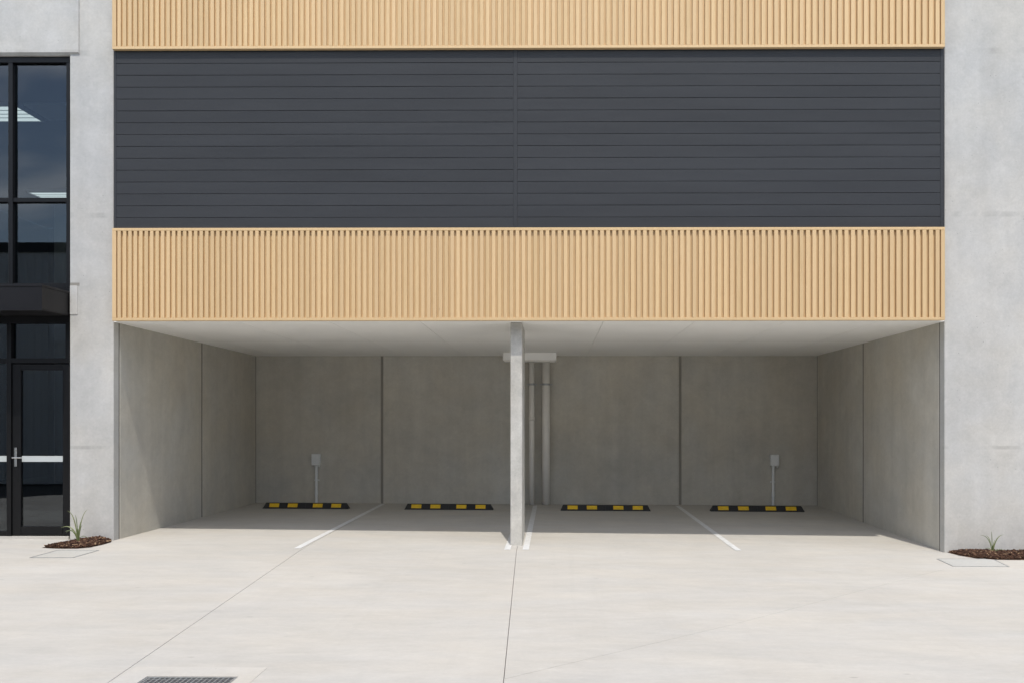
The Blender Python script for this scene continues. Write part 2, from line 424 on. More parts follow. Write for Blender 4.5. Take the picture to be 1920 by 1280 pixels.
# carport walls, in panels with recessed sealant
jg = 0.019
ZT = 3.3
for sgn, X0, fr_px, mid_px in ((-1, XL, 222, 379), (1, XR, 1763, 1618)):
    ya = TH; ym = Y_at(mid_px, X0)
    for y0, y1 in ((ya+0.024, ym-jg), (ym+jg, YB-0.025)):
        xo = X0 + sgn*0.16
        part("side_wall_panel", B(min(X0, xo), max(X0, xo), y0, y1, -0.25, ZT, bev=0.007), M['bay'])
    xs0 = X0 + sgn*0.004; xs1 = X0+sgn*0.09
    for yc, w2 in ((ya+0.012, 0.0115), (ym, jg-0.0005), (YB-0.013, 0.0115)):
        part("sealant_joint", B(min(xs0, xs1), max(xs0, xs1), yc-w2, yc+w2, -0.2, ZT-0.02), M['seal'])
bxs = [XL-0.3] + [X_(p, YB) for p in (716, 995, 1275.5)] + [XR+0.3]
for i in range(4):
    x0 = bxs[i] + (0.024 if i else 0); x1 = bxs[i+1] - (0.024 if i < 3 else 0)
    part("back_wall_panel", B(x0, x1, YB, YB+0.16, -0.25, ZT, bev=0.008), M['bay'])
for i in (1, 2, 3):
    part("sealant_joint", B(bxs[i]-0.0235, bxs[i]+0.0235, YB+0.012, YB+0.10, -0.2, ZT-0.02), M['seal_and_shade'])

# soffit in sheets
ZF = 0.5*(W(212, 601, -P).z + W(1771, 601, -P).z); ZBk = Z_(667.5, YB)
def zc(y): return lerp(ZF, ZBk, (y+P)/(YB+P))
xj = X_(1132, -0.1); pitch = 1.2
edges = sorted([xj+pitch*i for i in range(-6, 6) if XL < xj+pitch*i < XR] + [XL+0.001, XR-0.001])
for x0, x1 in zip(edges, edges[1:]):
    a, b = x0 + (0.003 if x0 > XL+0.01 else 0), x1 - (0.003 if x1 < XR-0.01 else 0)
    bm = bmesh.new()
    v = [bm.verts.new(c) for c in ((a, 0.004, zc(0.004)+0.004), (b, 0.004, zc(0.004)+0.004), (b, YB-0.001, zc(YB)+0.004), (a, YB-0.001, zc(YB)+0.004),
                                   (a, 0.004, ZF+0.03), (b, 0.004, ZF+0.03), (b, YB-0.001, ZBk+0.03), (a, YB-0.001, ZBk+0.03))]
    for f in ((0, 3, 2, 1), (4, 5, 6, 7), (0, 1, 5, 4), (2, 3, 7, 6), (0, 4, 7, 3), (1, 2, 6, 5)): bm.faces.new([v[i] for i in f])
    part("ceiling_sheet", bm, M['ceil'])
part("soffit_strip", B(X_(210, -P)+0.006, X_(1772, -P)-0.006, -P+0.0665, 0.0025, zc(0)+0.004, ZF+0.03), M['ceil'])
part("upper_floor", B(XL+0.002, XR-0.002, 0.005, YB+0.16, ZF+0.08, ZF+0.30), M['bay'])
part("roof", B(XL-0.05, XR+0.05, TH+0.01, YB+0.2, TOPZ-0.4, TOPZ-0.2), M['bay'])

# blade pillar
yp = 0.07; px0, px1 = X_(957, yp), X_(979, yp)
part("pillar", B(px0, px1, yp, yp+1.0, -0.1, zc(yp)+0.002, bev=0.008), M['pillar'])

# timber slat bands
def timber_band(z0, z1, yf):
    x0, x1 = X_(210, yf), X_(1772, yf); th = 0.036; dep = 0.034
    back = part("timber_screen", B(x0+0.004, x1-0.004, yf+dep, yf+dep+0.02, z0+0.004, z1-0.004), M['wood'])
    def trim(*a): return obj("trim", B(*a, bev=0.003), M['wood'], back)
    trim(x0, x1, yf, yf+dep+0.03, z0, z0+th); trim(x0, x1, yf, yf+dep+0.03, z1-th, z1)
    wl_, wr_ = X_(217.5, yf)-x0, x1-X_(1764.5, yf)
    trim(x0, x0+wl_, yf, yf+dep+0.03, z0+th, z1-th); trim(x1-wr_, x1, yf, yf+dep+0.03, z0+th, z1-th)
    # slats: one shared mesh
    bm = box(bmesh.new(), -0.5, 0.5, -0.5, 0.5, 0, z1-z0-2*th-0.002)
    for v in bm.verts:                                           # eased front corners
        pass
    sl = bmesh.new(); w = 0.5; e_ = 0.05
    pr = [(-w, dep), (-w, 0.003), (-w+e_, 0), (w-e_, 0), (w, 0.003), (w, dep)]
    H = z1-z0-2*th-0.002
    lo = [sl.verts.new((x, y, 0)) for x, y in pr]; hi = [sl.verts.new((x, y, H)) for x, y in pr]
    for i in range(5): sl.faces.new((lo[i], lo[i+1], hi[i+1], hi[i]))
    sl.faces.new(lo[::-1]); sl.faces.new(hi); bm.free()
    me = bpy.data.meshes.new("slat"); sl.to_mesh(me); sl.free(); me.materials.append(M['wood'])
    px = 217.5 + 2.4; first = None
    while True:
        p_ = 10.15 + (px-216)*(2.2/1550)
        if px + p_*0.6 > 1763.0: break
        wpx = p_*0.62
        o = bpy.data.objects.new("slat", me)
        xa, xb = X_(px, yf), X_(px+wpx, yf)
        link(o, ((xa+xb)/2, yf+0.001+random.uniform(0, 0.0012), z0+th+0.001), back)
        o.scale = (xb-xa, 1, 1)
        px += p_
    return back
z_lo0, z_lo1 = ZF, 0.5*(W(210, 429, -P).z + W(1772, 425, -P).z)
z_up0 = 0.5*(W(210, 92.5, -P).z + W(1772, 88.5, -P).z)
timber_band(z_lo0, z_lo1, -P)
timber_band(z_up0, TOPZ, -P)
# dark horizontal cladding between the bands, set back
YC = -P+0.055
zk0, zk1 = z_lo1-0.03, z_up0+0.12
cx0, cx1 = X_(214, YC), X_(1768, YC)
clad = part("dark_cladding", B(cx0+0.003, cx1-0.003, YC+0.022, YC+0.05, zk0, zk1), M['cladback'])
xm0, xm1 = X_(962.5, YC), X_(970, YC)
tl, tr_ = X_(218, YC), X_(1763, YC)
for a, b in ((cx0, tl), (xm0, xm1), (tr_, cx1)):
    obj("trim", B(a, b, YC-0.004, YC+0.022, zk0, zk1, bev=0.002), M['cladback'], clad)
zt = Z_(95, YC)+0.0
zb_ = z_lo1-0.005
npl = 15; ph = (zt - zb_)/npl
for a, b in ((tl+0.001, xm0-0.001), (xm1+0.001, tr_-0.001)):
    for i in range(npl+1):
        z0 = zb_+i*ph; z1 = min(z0+ph-0.0022, zk1-0.001)
        bm = bmesh.new()
        # board with a small shadow groove at its foot and a lit shoulder on top
        pr = [(0.021, z0), (0.002, z0), (0.0, z0+0.002), (0.0, z1-0.005), (0.006, z1), (0.021, z1)]
        n_ = 12
        cols = []
        for q in range(n_+1):
            x = lerp(a, b, q/n_)
            wob = random.uniform(-0.0012, 0.0012) if 0 < q < n_ else 0
            cols.append([bm.verts.new((x, YC+y, z+(wob if k_ in (0, 1, 2, 3) else wob))) for k_, (y, z) in enumerate(pr)])
        for c0, c1 in zip(cols, cols[1:]):
            for k_ in range(5): bm.faces.new((c0[k_], c1[k_], c1[k_+1], c0[k_+1]))
        bm.faces.new(cols[0]); bm.faces.new(cols[-1][::-1])
        bmesh.ops.recalc_face_normals(bm, faces=bm.faces[:])
        obj("plank", bm, M['plank'], clad)
# frame behind the fronts, closing the upper storey against the piers
part("upper_wall", B(XL+0.07, XR-0.07, -0.045, -0.025, ZF+0.05, TOPZ-0.01), M['cladback'])
for xa, xb in ((XL+0.001, XL+0.12), (XR-0.12, XR-0.001)):
    part("end_flashing", B(xa, xb, 0.004, 0.06, ZF+0.03, TOPZ-0.02), M['cladback'])

# ------------------------------------------------------------------ entrance glazing
YG = 0.045                                                        # outer face of the frames
fx = lambda p: X_(p, YG)
fz = lambda p: Z_(p, YG, 80)
ZD = fz(1004)
win = part("window", B(XE, fx(131), YG, YG+0.10, fz(117.5), ZH-0.003), M['alu'], label="tall tinted window above the canopy with black frames")
def bar(parent, a, b, z0, z1, y0=YG, y1=YG+0.10, name="frame"): return obj(name, B(a, b, y0, y1, z0, z1, bev=0.003), M['alu'], parent)
def glass(parent, a, b, z0, z1, y=YG+0.05):
    return obj("pane", B(a, b, y, y+0.006, z0, z1), M['glass'], parent)
zc0, zc1 = fz(541), fz(600)                                       # hidden behind the canopy
m_w = fx(24)-fx(15.5)
mull = [fx(124), fx(15.5), fx(15.5)-0.78, fx(15.5)-1.56, XE]
bar(win, fx(124), fx(131), zc0, fz(117.5)-0.002)
for m_ in mull[1:4]: bar(win, m_, m_+m_w, zc0, fz(117.5)-0.002, YG-0.004, YG+0.10)
bar(win, XE, XE+0.05, zc0, fz(117.5)-0.002)
rights = [fx(124)] + mull[1:4]; lefts = [m_+m_w for m_ in mull[1:4]] + [XE+0.05]
for a, b in zip(lefts, rights):
    bar(win, a+0.001, b-0.001, fz(379), fz(371), YG+0.004, YG+0.09)
    bar(win, a+0.001, b-0.001, zc0, fz(531), YG+0.004, YG+0.09)
    glass(win, a+0.001, b-0.001, fz(371)+0.001, fz(117.5)-0.003)
    glass(win, a+0.001, b-0.001, fz(531)+0.001, fz(379)-0.001)
# canopy
ZCt, ZCb = W(80, 533, -0.6).z, W(80, 582, -0.6).z
can = part("canopy", B(XE-0.3, XW-0.012, -0.592, -0.002, ZCb+0.012, ZCt-0.03), M['canopy'], label="black sheet metal canopy over the entrance door")
obj("capping", B(XE-0.31, XW, -0.60, 0.0-0.001, ZCt-0.029, ZCt, bev=0.004), M['canopy'], can)
obj("drip_edge", B(XE-0.31, XW+0.001, -0.604, -0.585, ZCb-0.004, ZCb+0.011, bev=0.002), M['canopy'], can)
obj("corner_trim", B(XW-0.075, XW-0.004, -0.598, -0.5925, ZCb+0.013, ZCt-0.031), M['canopy'], can)
obj("corner_trim", B(XW-0.0115, XW-0.006, -0.592, -0.53, ZCb+0.013, ZCt-0.031), M['canopy'], can)
obj("soffit", B(XE-0.3, XW-0.02, -0.584, -0.004, ZCb+0.004, ZCb+0.011), M['canopy'], can)
part("canopy_packer", B(XE, fx(131), YG, YG+0.10, fz(606), zc0-0.002), M['alu'])
# transom lights and sidelights
low = part("window", B(XE, fx(131), YG, YG+0.10, fz(680), fz(671)), M['alu'], label="black framed transom and sidelight beside the entrance door")
mlo = [fx(12.5), fx(12.5)-0.85, fx(12.5)-1.7]
mw2 = fx(21)-fx(12.5)
bar(low, fx(122.5), fx(131), fz(671)+0.001, fz(606)-0.001)
bar(low, fx(128.2), fx(131), ZD, fz(680)-0.001)
for m_ in mlo:
    bar(low, m_, m_+mw2, ZD, fz(606)-0.001, YG-0.005, YG+0.095)
bar(low, XE, XE+0.05, ZD, fz(606)-0.001)
lf = [mlo[0]+mw2, mlo[1]+mw2, mlo[2]+mw2, XE+0.05]; rt = [fx(122.5), mlo[0], mlo[1], mlo[2]]
for i, (a, b) in enumerate(zip(lf, rt)):
    glass(low, a+0.001, b-0.001, fz(671)+0.002, fz(607))
    if i:
        glass(low, a+0.001, b-0.001, ZD+0.06, fz(680)-0.002)
        bar(low, a+0.001, b-0.001, ZD, ZD+0.058, YG+0.004, YG+0.09)
        obj("frosted_strip", B(a+0.002, b-0.002, YG+0.044, YG+0.047, fz(865), fz(854)), M['strip'], low)
# door
dl, dr = fx(22.5), fx(128)
door = part("door", B(dl, fx(38), YG+0.012, YG+0.062, ZD+0.012, fz(682)), M['alu'], label="black framed glass entrance door")
obj("door_frame", B(fx(116.5), dr-0.002, YG+0.012, YG+0.062, ZD+0.012, fz(682), bev=0.003), M['alu'], door)
obj("door_frame", B(fx(38)+0.001, fx(116.5)-0.001, YG+0.012, YG+0.062, fz(693.5), fz(682), bev=0.003), M['alu'], door)
obj("door_frame", B(fx(38)+0.001, fx(116.5)-0.001, YG+0.012, YG+0.062, ZD+0.012, fz(986.5), bev=0.003), M['alu'], door)
obj("pane", B(fx(38)+0.001, fx(116.5)-0.001, YG+0.034, YG+0.040, fz(986.5)+0.001, fz(693.5)-0.001), M['glass'], door)
obj("frosted_strip", B(fx(38.5), fx(116), YG+0.029, YG+0.032, fz(865), fz(854)), M['strip'], door)
hb = bmesh.new(); hx = fx(28.5)
box(hb, hx-0.016, hx+0.016, YG+0.003, YG+0.0115, fz(874), fz(838), bev=0.003)
tube(hb, (hx, YG+0.003, fz(857)), (hx, YG-0.045, fz(857)), 0.010, 12)
tube(hb, (hx-0.012, YG-0.045, fz(857)), (hx+0.115, YG-0.045, fz(857)), 0.0095, 12)
tube(hb, (hx, YG+0.003, fz(843)), (hx, YG-0.006, fz(843)), 0.011, 12)
obj("handle", hb, M['steel'], door)
part("threshold", B(XE, fx(131)-0.002, YG-0.03, YG+0.12, h(-7, 0)-0.02, ZD-0.002), M['apron'])
# the room behind the glass
RZ = 6.9
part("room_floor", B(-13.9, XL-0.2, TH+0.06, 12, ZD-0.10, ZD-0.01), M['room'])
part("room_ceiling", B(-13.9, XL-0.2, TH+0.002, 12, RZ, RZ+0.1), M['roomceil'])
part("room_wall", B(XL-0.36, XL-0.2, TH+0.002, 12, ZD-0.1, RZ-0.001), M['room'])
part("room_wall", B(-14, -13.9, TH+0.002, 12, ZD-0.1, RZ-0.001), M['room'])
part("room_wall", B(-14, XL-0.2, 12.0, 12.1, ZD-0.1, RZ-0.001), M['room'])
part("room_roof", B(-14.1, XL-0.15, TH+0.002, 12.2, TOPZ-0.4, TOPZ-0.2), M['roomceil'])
part("room_column", B(X_(101, 9.4), X_(132, 9.4), 9.4, 9.65, ZD, RZ-0.001, bev=0.01), M['column'])
def on_ceiling(px, py):
    d = ray(px, py); return CAM + d*((RZ-CAM.z)/d.z)
def troffer(px0, px1, py0, py1, label):
    a, b = on_ceiling(px0, py0), on_ceiling(px1, py1)
    x0, x1 = on_ceiling(px0, py1).x, on_ceiling(px1, py1).x
    t = thing("ceiling_light", label, "light", ((x0+x1)/2, (a.y+b.y)/2, RZ-0.06), "lights inside the entrance room")
    y0, y1 = min(a.y, b.y), max(a.y, b.y)
    fr = bmesh.new()
    box(fr, x0-0.03, x1+0.03, y0-0.03, y0, RZ-0.06, RZ-0.002); box(fr, x0-0.03, x1+0.03, y1, y1+0.03, RZ-0.06, RZ-0.002)
    box(fr, x0-0.03, x0, y0, y1, RZ-0.06, RZ-0.002); box(fr, x1, x1+0.03, y0, y1, RZ-0.06, RZ-0.002)
    obj("frame", fr, M['tile'], t)
    for q in (0.25, 0.5, 0.75):
        yq = lerp(y0, y1, q); obj("louvre", B(x0+0.002, x1-0.002, yq-0.006, yq+0.006, RZ-0.062, RZ-0.051), M['tile'], t)
    obj("diffuser", B(x0+0.001, x1-0.001, y0+0.001, y1-0.001, RZ-0.05, RZ-0.03), M['lamp'], t)
troffer(-60, 78, 194, 222, "large lit ceiling light behind the upper window pane")
troffer(84, 240, 357, 370, "smaller more distant lit ceiling light just above the window transom")
a, b = on_ceiling(92, 222), on_ceiling(160, 193)
part("ceiling_panel", B(a.x, a.x+1.1, a.y, b.y, RZ-0.04, RZ-0.003), M['tile'])

# ------------------------------------------------------------------ pipes in the middle of the carport
ybx = 4.55
bulk = thing("pipe_box", "white boxed bulkhead under the soffit behind the pillar", "bulkhead", (X_(993, ybx), YB, Z_(677, ybx)))
obj("box_cover", B(X_(943, ybx), X_(1043, ybx), ybx, YB-0.002, Z_(674.5, ybx), zc(ybx)+0.003, bev=0.004), M['ceil'], bulk)
obj("edge_strip", B(X_(945, ybx), X_(1041, ybx), ybx+0.01, ybx+0.05, Z_(674.5, ybx)-0.022, Z_(674.5, ybx)-0.001), M['pvc'], bulk)
zbx = Z_(674.5, ybx)
for pxc, dia, lab in ((997, 0.105, "thin pale downpipe next to the pillar"), (1023.8, 0.150, "thick pale downpipe right of the thinner pipe")):
    yy = YB-0.13; xx = X_(pxc, yy); zf = h(xx, yy)
    t = thing("downpipe", lab, "pipe", (xx, yy, zf), "downpipes on the back wall")
    bm = tube(bmesh.new(), (xx, yy, zf+0.002), (xx, yy, zbx-0.001), dia/2, 28)
    o = obj("pipe", bm, M['pvc'], t, smooth=False)
    for p_ in o.data.polygons: p_.use_smooth = len(p_.vertices) == 4
    for zq in ((1.62,) if dia < 0.12 else ()):
        col = tube(bmesh.new(), (xx, yy, zf+zq), (xx, yy, zf+zq+0.07), dia/2+0.004, 28)
        o = obj("coupling", col, M['pvc'], t)
        for p_ in o.data.polygons: p_.use_smooth = len(p_.vertices) == 4
    zb2 = Z_(720, yy)
    br = B(xx-dia/2-0.05, xx+dia/2+0.05, yy-0.012, yy+0.012, zb2-0.012, zb2+0.012)
    tube(br, (xx, yy, zb2-0.018), (xx, yy, zb2+0.018), dia/2+0.006, 28)
    box(br, xx-dia/2-0.05, xx-dia/2-0.03, yy+0.012, YB-0.001, zb2-0.012, zb2+0.012)
    box(br, xx+dia/2+0.03, xx+dia/2+0.05, yy+0.012, YB-0.001, zb2-0.012, zb2+0.012)
    obj("bracket", br, M['galv'], t)

# ------------------------------------------------------------------ power outlets
def outlet(px0, px1, py0, py1, pxc, lab):
    y = YB-0.002; x0, x1, z1, z0 = X_(px0, y), X_(px1, y), Z_(py0, y), Z_(py1, y)
    xc = X_(pxc, y-0.03); zf = h(xc, y)
    t = thing("power_outlet", lab, "outlet", (xc, YB, zf), "outlets on the back wall")
    zm = z0+0.035
    obj("box", B(x0, x1, y-0.085, y, zm, z1, bev=0.008), M['greybox'], t)
    obj("lid", B(x0+0.008, x1-0.008, y-0.10, y-0.086, zm+0.008, z1-0.008, bev=0.006), M['greybox'], t)
    gl = tube(bmesh.new(), (xc, y-0.035, zm-0.036), (xc, y-0.035, zm-0.001), 0.034, 16)
    obj("gland", gl, M['greybox'], t)
    gl = tube(bmesh.new(), (x1-0.025, y-0.035, zm-0.03), (x1-0.025, y-0.035, zm-0.001), 0.017, 12)
    obj("gland", gl, M['greybox'], t)
    o = obj("conduit", tube(bmesh.new(), (xc, y-0.035, zf+0.001), (xc, y-0.035, zm-0.036), 0.027, 18), M['greybox'], t)
    o = obj("coupling", tube(bmesh.new(), (xc, y-0.035, zf+0.17), (xc, y-0.035, zf+0.26), 0.031, 18), M['greybox'], t)
    sb = B(xc-0.05, xc+0.05, y-0.012, y, zf+0.44, zf+0.46)
    obj("saddle", sb, M['greybox'], t)
outlet(586, 602, 850, 875, 593.3, "grey outlet box on conduit above the wheel stop in the leftmost bay")
outlet(1443, 1459, 851, 876, 1449.5, "grey outlet box on conduit above the wheel stop in the rightmost bay")

# ------------------------------------------------------------------ wheel stops
def wheel_stop(px0, px1, py, lab):
    a, b = G(px0, py), G(px1, py); y0 = (a.y+b.y)/2; L = b.x-a.x; xc = (a.x+b.x)/2
    zf = min(h(a.x, y0), h(b.x, y0)) + 0.002
    t = thing("wheel_stop", lab, "wheel stop", (xc, y0+0.08, zf), "wheel stops in the carport")
    slope = math.atan2(h(b.x, y0)-h(a.x, y0), L)
    Hh, D = 0.105, 0.16
    prof = [(0, 0), (0.008, 0.022), (0.052, Hh-0.008), (0.062, Hh), (D-0.062, Hh), (D-0.052, Hh-0.008), (D-0.008, 0.022), (D, 0)]
    fr = lambda z: z/Hh
    for half in (-1, 1):                                          # moulded in two halves
        bm = bmesh.new()
        xs = [xc+half*0.001, xc+half*(L/2-0.045), xc+half*L/2]
        rows = []
        for k_, x in enumerate(xs):
            row = []
            for (yy, zz) in prof:
                zz2 = zz; x2 = x
                if k_ == 2: x2 = x - half*0.05*fr(zz)             # sloped end
                row.append(bm.verts.new((x2 if k_ != 1 else x-half*0.02, y0+yy, zf+zz2+(x-xc)*math.tan(slope))))
            rows.append(row)
        for r0, r1 in zip(rows, rows[1:]):
            for i in range(len(prof)-1): bm.faces.new((r0[i], r0[i+1], r1[i+1], r1[i]))
        bm.faces.new(rows[0]); bm.faces.new(rows[-1])
        bmesh.ops.recalc_face_normals(bm, faces=bm.faces[:])
        obj("rubber_block", bm, M['rubber'], t)
    for u0, u1 in ((0.078, 0.190), (0.292, 0.405), (0.585, 0.697), (0.800, 0.912)):
        bm = bmesh.new(); xa, xb = a.x+L*u0, a.x+L*u1
        yy = [(0.0095, 0.030), (0.0480, Hh-0.012)]; nx = Vector((0, -0.868, 0.497))*0.003
        q = []
        for x in (xa, xb):
            for (y_, z_) in yy:
                base = Vector((x, y0+y_, zf+z_+(x-xc)*math.tan(slope)))
                q.append((bm.verts.new(base-nx*0.3), bm.verts.new(base+nx)))
        i0, i1, i2, i3 = q
        bm.faces.new((i0[1], i2[1], i3[1], i1[1]))
        for m_, n_ in ((i0, i2), (i2, i3), (i3, i1), (i1, i0)): bm.faces.new((m_[0], n_[0], n_[1], m_[1]))
        bmesh.ops.recalc_face_normals(bm, faces=bm.faces[:])
        obj("yellow_panel", bm, M['yellow'], t)
wheel_stop(490, 654, 953, "black and yellow wheel stop in the leftmost bay under the outlet box")
wheel_stop(757, 925, 955, "black and yellow wheel stop just left of the pillar")
wheel_stop(1051, 1220, 957, "black and yellow wheel stop just right of the downpipes")
wheel_stop(1334, 1508, 958.5, "black and yellow wheel stop in the rightmost bay under the outlet box")

# ------------------------------------------------------------------ pit covers and drain grate
def pit_cover(quad, lab):
    pts = [G(*q) for q in quad]; c = sum(pts, Vector((0, 0)))/4
    t = thing("pit_cover", lab, "pit cover", (c.x, c.y, h(c.x, c.y)), "service pit covers")
    w = 0.012
    def inset(d):
        out = []
        for i in range(4):
            p, a, b = pts[i], pts[i-1], pts[(i+1) % 4]
            out.append(p + (a-p).normalized()*d + (b-p).normalized()*d)
        return out
    inn = inset(w)
    bm = bmesh.new()
    o_ = [bm.verts.new((p.x, p.y, h(p.x, p.y)+0.005)) for p in pts]; i_ = [bm.verts.new((p.x, p.y, h(p.x, p.y)+0.005)) for p in inn]
    dn = [bm.verts.new((p.x, p.y, h(p.x, p.y)-0.001)) for p in pts]; di = [bm.verts.new((p.x, p.y, h(p.x, p.y)-0.001)) for p in inn]
    for i in range(4):
        j = (i+1) % 4
        bm.faces.new((o_[i], o_[j], i_[j], i_[i])); bm.faces.new((dn[i], dn[j], o_[j], o_[i])); bm.faces.new((i_[i], i_[j], di[j], di[i]))
    bmesh.ops.recalc_face_normals(bm, faces=bm.faces[:])
    obj("frame", bm, M['galv'], t)
    lid = inset(w+0.004)
    obj("lid", flat_poly([(p.x, p.y) for p in lid], 0.0035, 0.004, 5.0), M['infill'], t)
pit_cover(((55, 1045), (137, 1045), (186, 1031), (107, 1031)), "concrete filled pit cover below the lone planted bed beside the entrance")
pit_cover(((1786, 1061), (1893, 1062), (1862, 1047), (1756, 1047)), "concrete filled pit cover in front of the right hand planting bed")

gt = thing("drain_grate", "galvanised steel drain grate in the paving at the bottom edge", "drain grate", ((gx0+gx1)/2, (gy0+gy1)/2, h((gx0+gx1)/2, gy1)))
def zg(x): return h(x, (gy0+gy1)/2)
zt_ = zg((gx0+gx1)/2)-0.002
fr = bmesh.new()
for a in ((gx0+0.001, gx1-0.001, gy1-0.014, gy1-0.001), (gx0+0.001, gx1-0.001, gy0+0.001, gy0+0.014)): box(fr, a[0], a[1], a[2], a[3], zt_-0.05, zt_)
for a in ((gx0+0.001, gx0+0.014), (gx1-0.014, gx1-0.001)): box(fr, a[0], a[1], gy0+0.0145, gy1-0.0145, zt_-0.05, zt_)
obj("frame", fr, M['galv'], gt)
nb = 16
bar_me = None
for i in range(nb+1):
    x = lerp(gx0+0.022, gx1-0.022, i/nb)
    if bar_me is None:
        o = obj("bearing_bar", B(x-0.0045, x+0.0045, gy0+0.015, gy1-0.015, zt_-0.035, zt_-0.003), M['galv'], gt); bar_me = o.data; o0 = WL[o.name]; x_0 = x
    else:
        o = bpy.data.objects.new("bearing_bar", bar_me); link(o, o0 + Vector((x-x_0, 0, 0)), gt)
nc = 12
for i in range(nc):
    y = lerp(gy1-0.048, gy0+0.048, i/(nc-1))
    for i2 in range(1):
        obj("cross_bar", B(gx0+0.015, gx1-0.015, y-0.009, y+0.009, zt_-0.016, zt_-0.0045), M['gratesteel'], gt)
pit = bmesh.new(); box(pit, gx0-0.01, gx1+0.01, gy0-0.01, gy1+0.01, zt_-0.26, zt_-0.24)
obj("pit_bottom", pit, M['dark'], gt)

# ------------------------------------------------------------------ planting beds
def inside(p, poly):
    c = False; n = len(poly)
    for i in range(n):
        a, b = poly[i], poly[i-1]
        if (a[1] > p[1]) != (b[1] > p[1]) and p[0] < (b[0]-a[0])*(p[1]-a[1])/(b[1]-a[1])+a[0]: c = not c
    return c
def seg_d(p, a, b):
    ax, ay = b[0]-a[0], b[1]-a[1]; t = clamp(((p[0]-a[0])*ax+(p[1]-a[1])*ay)/(ax*ax+ay*ay+1e-12), 0, 1)
    return math.hypot(p[0]-a[0]-ax*t, p[1]-a[1]-ay*t)
def bed(poly, n, lab, wall_y):
    xs = [p[0] for p in poly]; ys = [p[1] for p in poly]
    edge = [(poly[i-1], poly[i]) for i in range(len(poly)) if not (poly[i-1][1] > wall_y-0.02 and poly[i][1] > wall_y-0.02)]
    def mound(p): return 0.028*min(1, min(seg_d(p, a, b) for a, b in edge)/0.14)**0.7
    V, Fc = [], []
    # soil under the chips
    bm = bmesh.new(); bm.faces.new([bm.verts.new((p[0], p[1], 0)) for p in poly]); bmesh.ops.triangulate(bm, faces=bm.faces[:])
    bmesh.ops.subdivide_edges(bm, edges=bm.edges[:], cuts=3)
    for v in bm.verts: v.co.z = h(v.co.x, v.co.y) + 0.004 + mound((v.co.x, v.co.y))*0.8
    bm.verts.index_update()
    for v in bm.verts: V.append(tuple(v.co))
    for f in bm.faces: Fc.append([v.index for v in f.verts])
    bm.free()
    k = 0
    while k < n:
        p = (random.uniform(min(xs), max(xs)), random.uniform(min(ys), max(ys)))
        if not inside(p, poly): continue
        dm = min(seg_d(p, a, b) for a, b in edge)
        if dm < 0.012: continue
        L, w_, t_ = random.uniform(0.03, 0.085), random.uniform(0.012, 0.032), random.uniform(0.005, 0.014)
        if dm < 0.04: L *= 0.6
        q = Vector((0, 0, 1)).rotation_difference(Vector((random.gauss(0, .38), random.gauss(0, .38), 1)).normalized())
        ang = random.uniform(0, math.pi)
        ca, sa = math.cos(ang), math.sin(ang)
        base = Vector((p[0], p[1], h(*p)+0.008+mound(p)+random.uniform(0, 0.010)))
        i0 = len(V)
        for dz in (-1, 1):
            for (sx, sy) in ((-1, -1), (1, -1), (1, 1), (-1, 1)):
                jx_, jy_ = random.uniform(0.7, 1.0), random.uniform(0.55, 1.0)
                lx, ly = sx*L/2*jx_, sy*w_/2*jy_
                c = base + q @ Vector((lx*ca-ly*sa, lx*sa+ly*ca, dz*t_/2))
                c.y = min(c.y, wall_y-0.001)
                V.append(tuple(c))
        for f in ((0, 3, 2, 1), (4, 5, 6, 7), (0, 1, 5, 4), (1, 2, 6, 5), (2, 3, 7, 6), (3, 0, 4, 7)): Fc.append([i0+j for j in f])
        k += 1
    me = bpy.data.meshes.new("bark_mulch"); me.from_pydata(V, [], Fc); me.materials.append(M['chip'])
    o = bpy.data.objects.new("bark_mulch", me); link(o, (0, 0, 0), None); o['kind'] = 'stuff'
    tag(o, lab, "mulch"); return o
def gp(*q): return [tuple(G(*c)) for c in q]
wy = -0.004
left_front = gp((78, 1026), (95, 1027.3), (120, 1028), (145, 1027.8), (170, 1025.5), (190, 1021), (208, 1016))
lb = left_front + [(XL-0.03, wy), (XW+0.0, wy), (left_front[0][0]+0.2, wy-0.05)]
bed(lb, 1700, "brown bark mulch in a small bed between entrance door and carport", wy)
right_front = gp((1776, 1034.5), (1800, 1041), (1830, 1046), (1862, 1048.5), (1900, 1049), (1925, 1049))
rb = right_front + [(right_front[-1][0]+1.2, right_front[-1][1]), (right_front[-1][0]+1.2, wy), (XR+0.04, wy)]
bed(rb, 4200, "brown bark mulch along the foot of the right hand concrete wall", wy)

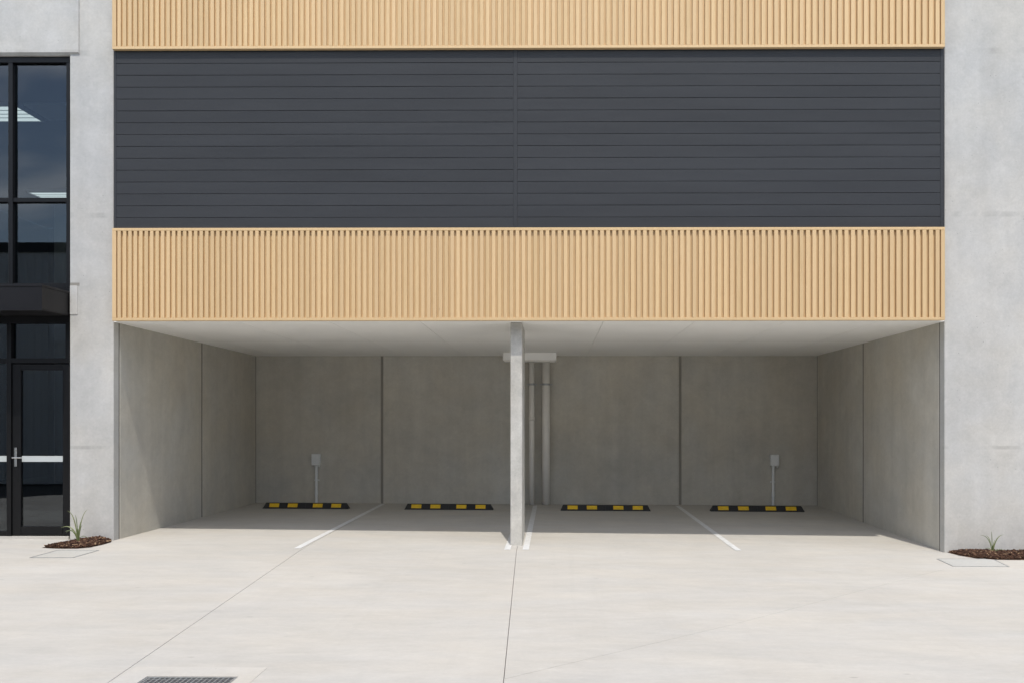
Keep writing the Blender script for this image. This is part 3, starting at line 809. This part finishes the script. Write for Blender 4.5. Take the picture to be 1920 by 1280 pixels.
def tuft(px, py, blades, lab):
    p = G(px, py); zf = h(p.x, p.y)+0.04
    blades = [(a_, r_*1.15, h_*1.18, dr_, w_) for a_, r_, h_, dr_, w_ in blades]
    t = thing("grass_plant", lab, "plant", (p.x, p.y, zf-0.04), "young plants in the bark beds")
    for (ang, reach, hgt, droop, wd) in blades:
        bm = bmesh.new(); n = 12; rows = []
        d = Vector((math.cos(ang), math.sin(ang), 0)); sd_ = Vector((-d.y, d.x, 0))
        if abs(d.y) < 0.75: sd_ = (sd_*0.45 + Vector((0, 0, 0.0)) + Vector((0.6, 0, 0.35))).normalized()
        for i in range(n+1):
            u = i/n
            c = Vector((p.x, p.y, zf-0.03)) + d*(0.008+reach*(u**1.6)) + Vector((0, 0, hgt*(u*1.9-u*u*(0.9+droop))))
            w = wd*(0.55+0.9*u if u < 0.35 else 0.865*(1-((u-0.35)/0.65)**1.6))*1.05+0.0012
            tn = (d*(reach*1.6*max(u, 0.02)**0.6) + Vector((0, 0, hgt*(1.9-2*u*(0.9+droop))))).normalized()
            side = Vector((-d.y, d.x, 0)); nn = tn.cross(side)
            wv = (side*0.5 + nn*(0.87 if d.x > 0 else -0.87)) if abs(d.y) < 0.75 else side*(-1 if d.y > 0 else 1)
            rows.append((bm.verts.new(c-wv*w/2), bm.verts.new(c+tn.cross(wv)*w*0.15), bm.verts.new(c+wv*w/2)))
        for a, b in zip(rows, rows[1:]):
            bm.faces.new((a[0], a[1], b[1], b[0])); bm.faces.new((a[1], a[2], b[2], b[1]))
        obj("leaf", bm, M['leaf'], t, smooth=True)
R = math.radians
tuft(146.5, 1020, [(R(180), 0.19, 0.26, 0.35, 0.017), (R(200), 0.10, 0.36, 0.0, 0.014), (R(172), 0.14, 0.23, 0.5, 0.014), (R(150), 0.055, 0.31, 0.0, 0.012),
                   (R(5), 0.10, 0.355, -0.05, 0.016), (R(-20), 0.15, 0.14, 0.55, 0.011), (R(80), 0.04, 0.24, 0.0, 0.013), (R(215), 0.12, 0.20, 0.3, 0.013),
                   (R(-60), 0.03, 0.17, 0.0, 0.013), (R(25), 0.035, 0.20, 0, 0.014)],
     "young strappy plant in bark mulch beside the entrance door")
tuft(1861, 1039, [(R(178), 0.13, 0.235, 0.15, 0.013), (R(165), 0.06, 0.20, 0.0, 0.012), (R(95), 0.015, 0.245, 0.0, 0.011), (R(5), 0.125, 0.22, 0.05, 0.014),
                  (R(-15), 0.13, 0.075, 0.4, 0.010), (R(195), 0.095, 0.09, 0.3, 0.009), (R(30), 0.04, 0.15, 0.0, 0.012), (R(250), 0.03, 0.10, 0.0, 0.012)],
     "young strappy plant in bark mulch against the right hand wall")

# ------------------------------------------------------------------ the building across the yard, seen mirrored in the glass
YO = -13.6
wh = thing("warehouse", "dark ribbed metal warehouse across the yard, mirrored in the entrance glass", "building", (-2, YO, 0))
bm = bmesh.new(); prv = None; x = -40.0; k_ = 0
ZW = 6.6
while x < 40:
    for dx, dy in ((0.0, 0.0), (0.11, 0.0), (0.14, 0.035), (0.19, 0.035), (0.22, 0.0)):
        c = (bm.verts.new((x+dx, YO+dy, -0.25)), bm.verts.new((x+dx, YO+dy, ZW)))
        if prv: bm.faces.new((prv[0], prv[1], c[1], c[0]))
        prv = c
    x += 0.22
obj("wall", bm, M['warehouse'], wh, at=(0, YO, 0))
obj("wall", B(-40, 40, YO-14, YO-0.05, -0.25, ZW-0.05), M['warehouse'], wh)
obj("parapet_cap", B(-40, 40, YO-0.25, YO+0.07, ZW+0.001, ZW+0.28), M['cladback'], wh)
xd = -8.6
for k_ in range(24):
    obj("roller_slat", B(xd-5.4, xd-1.9, YO+0.036, YO+0.06, 0.02+k_*0.15, 0.02+k_*0.15+0.146), M['alu'], wh)
obj("window", B(-14.9, -13.4, YO+0.036, YO+0.07, 3.95, 4.75), M['rollerdoor'], wh)
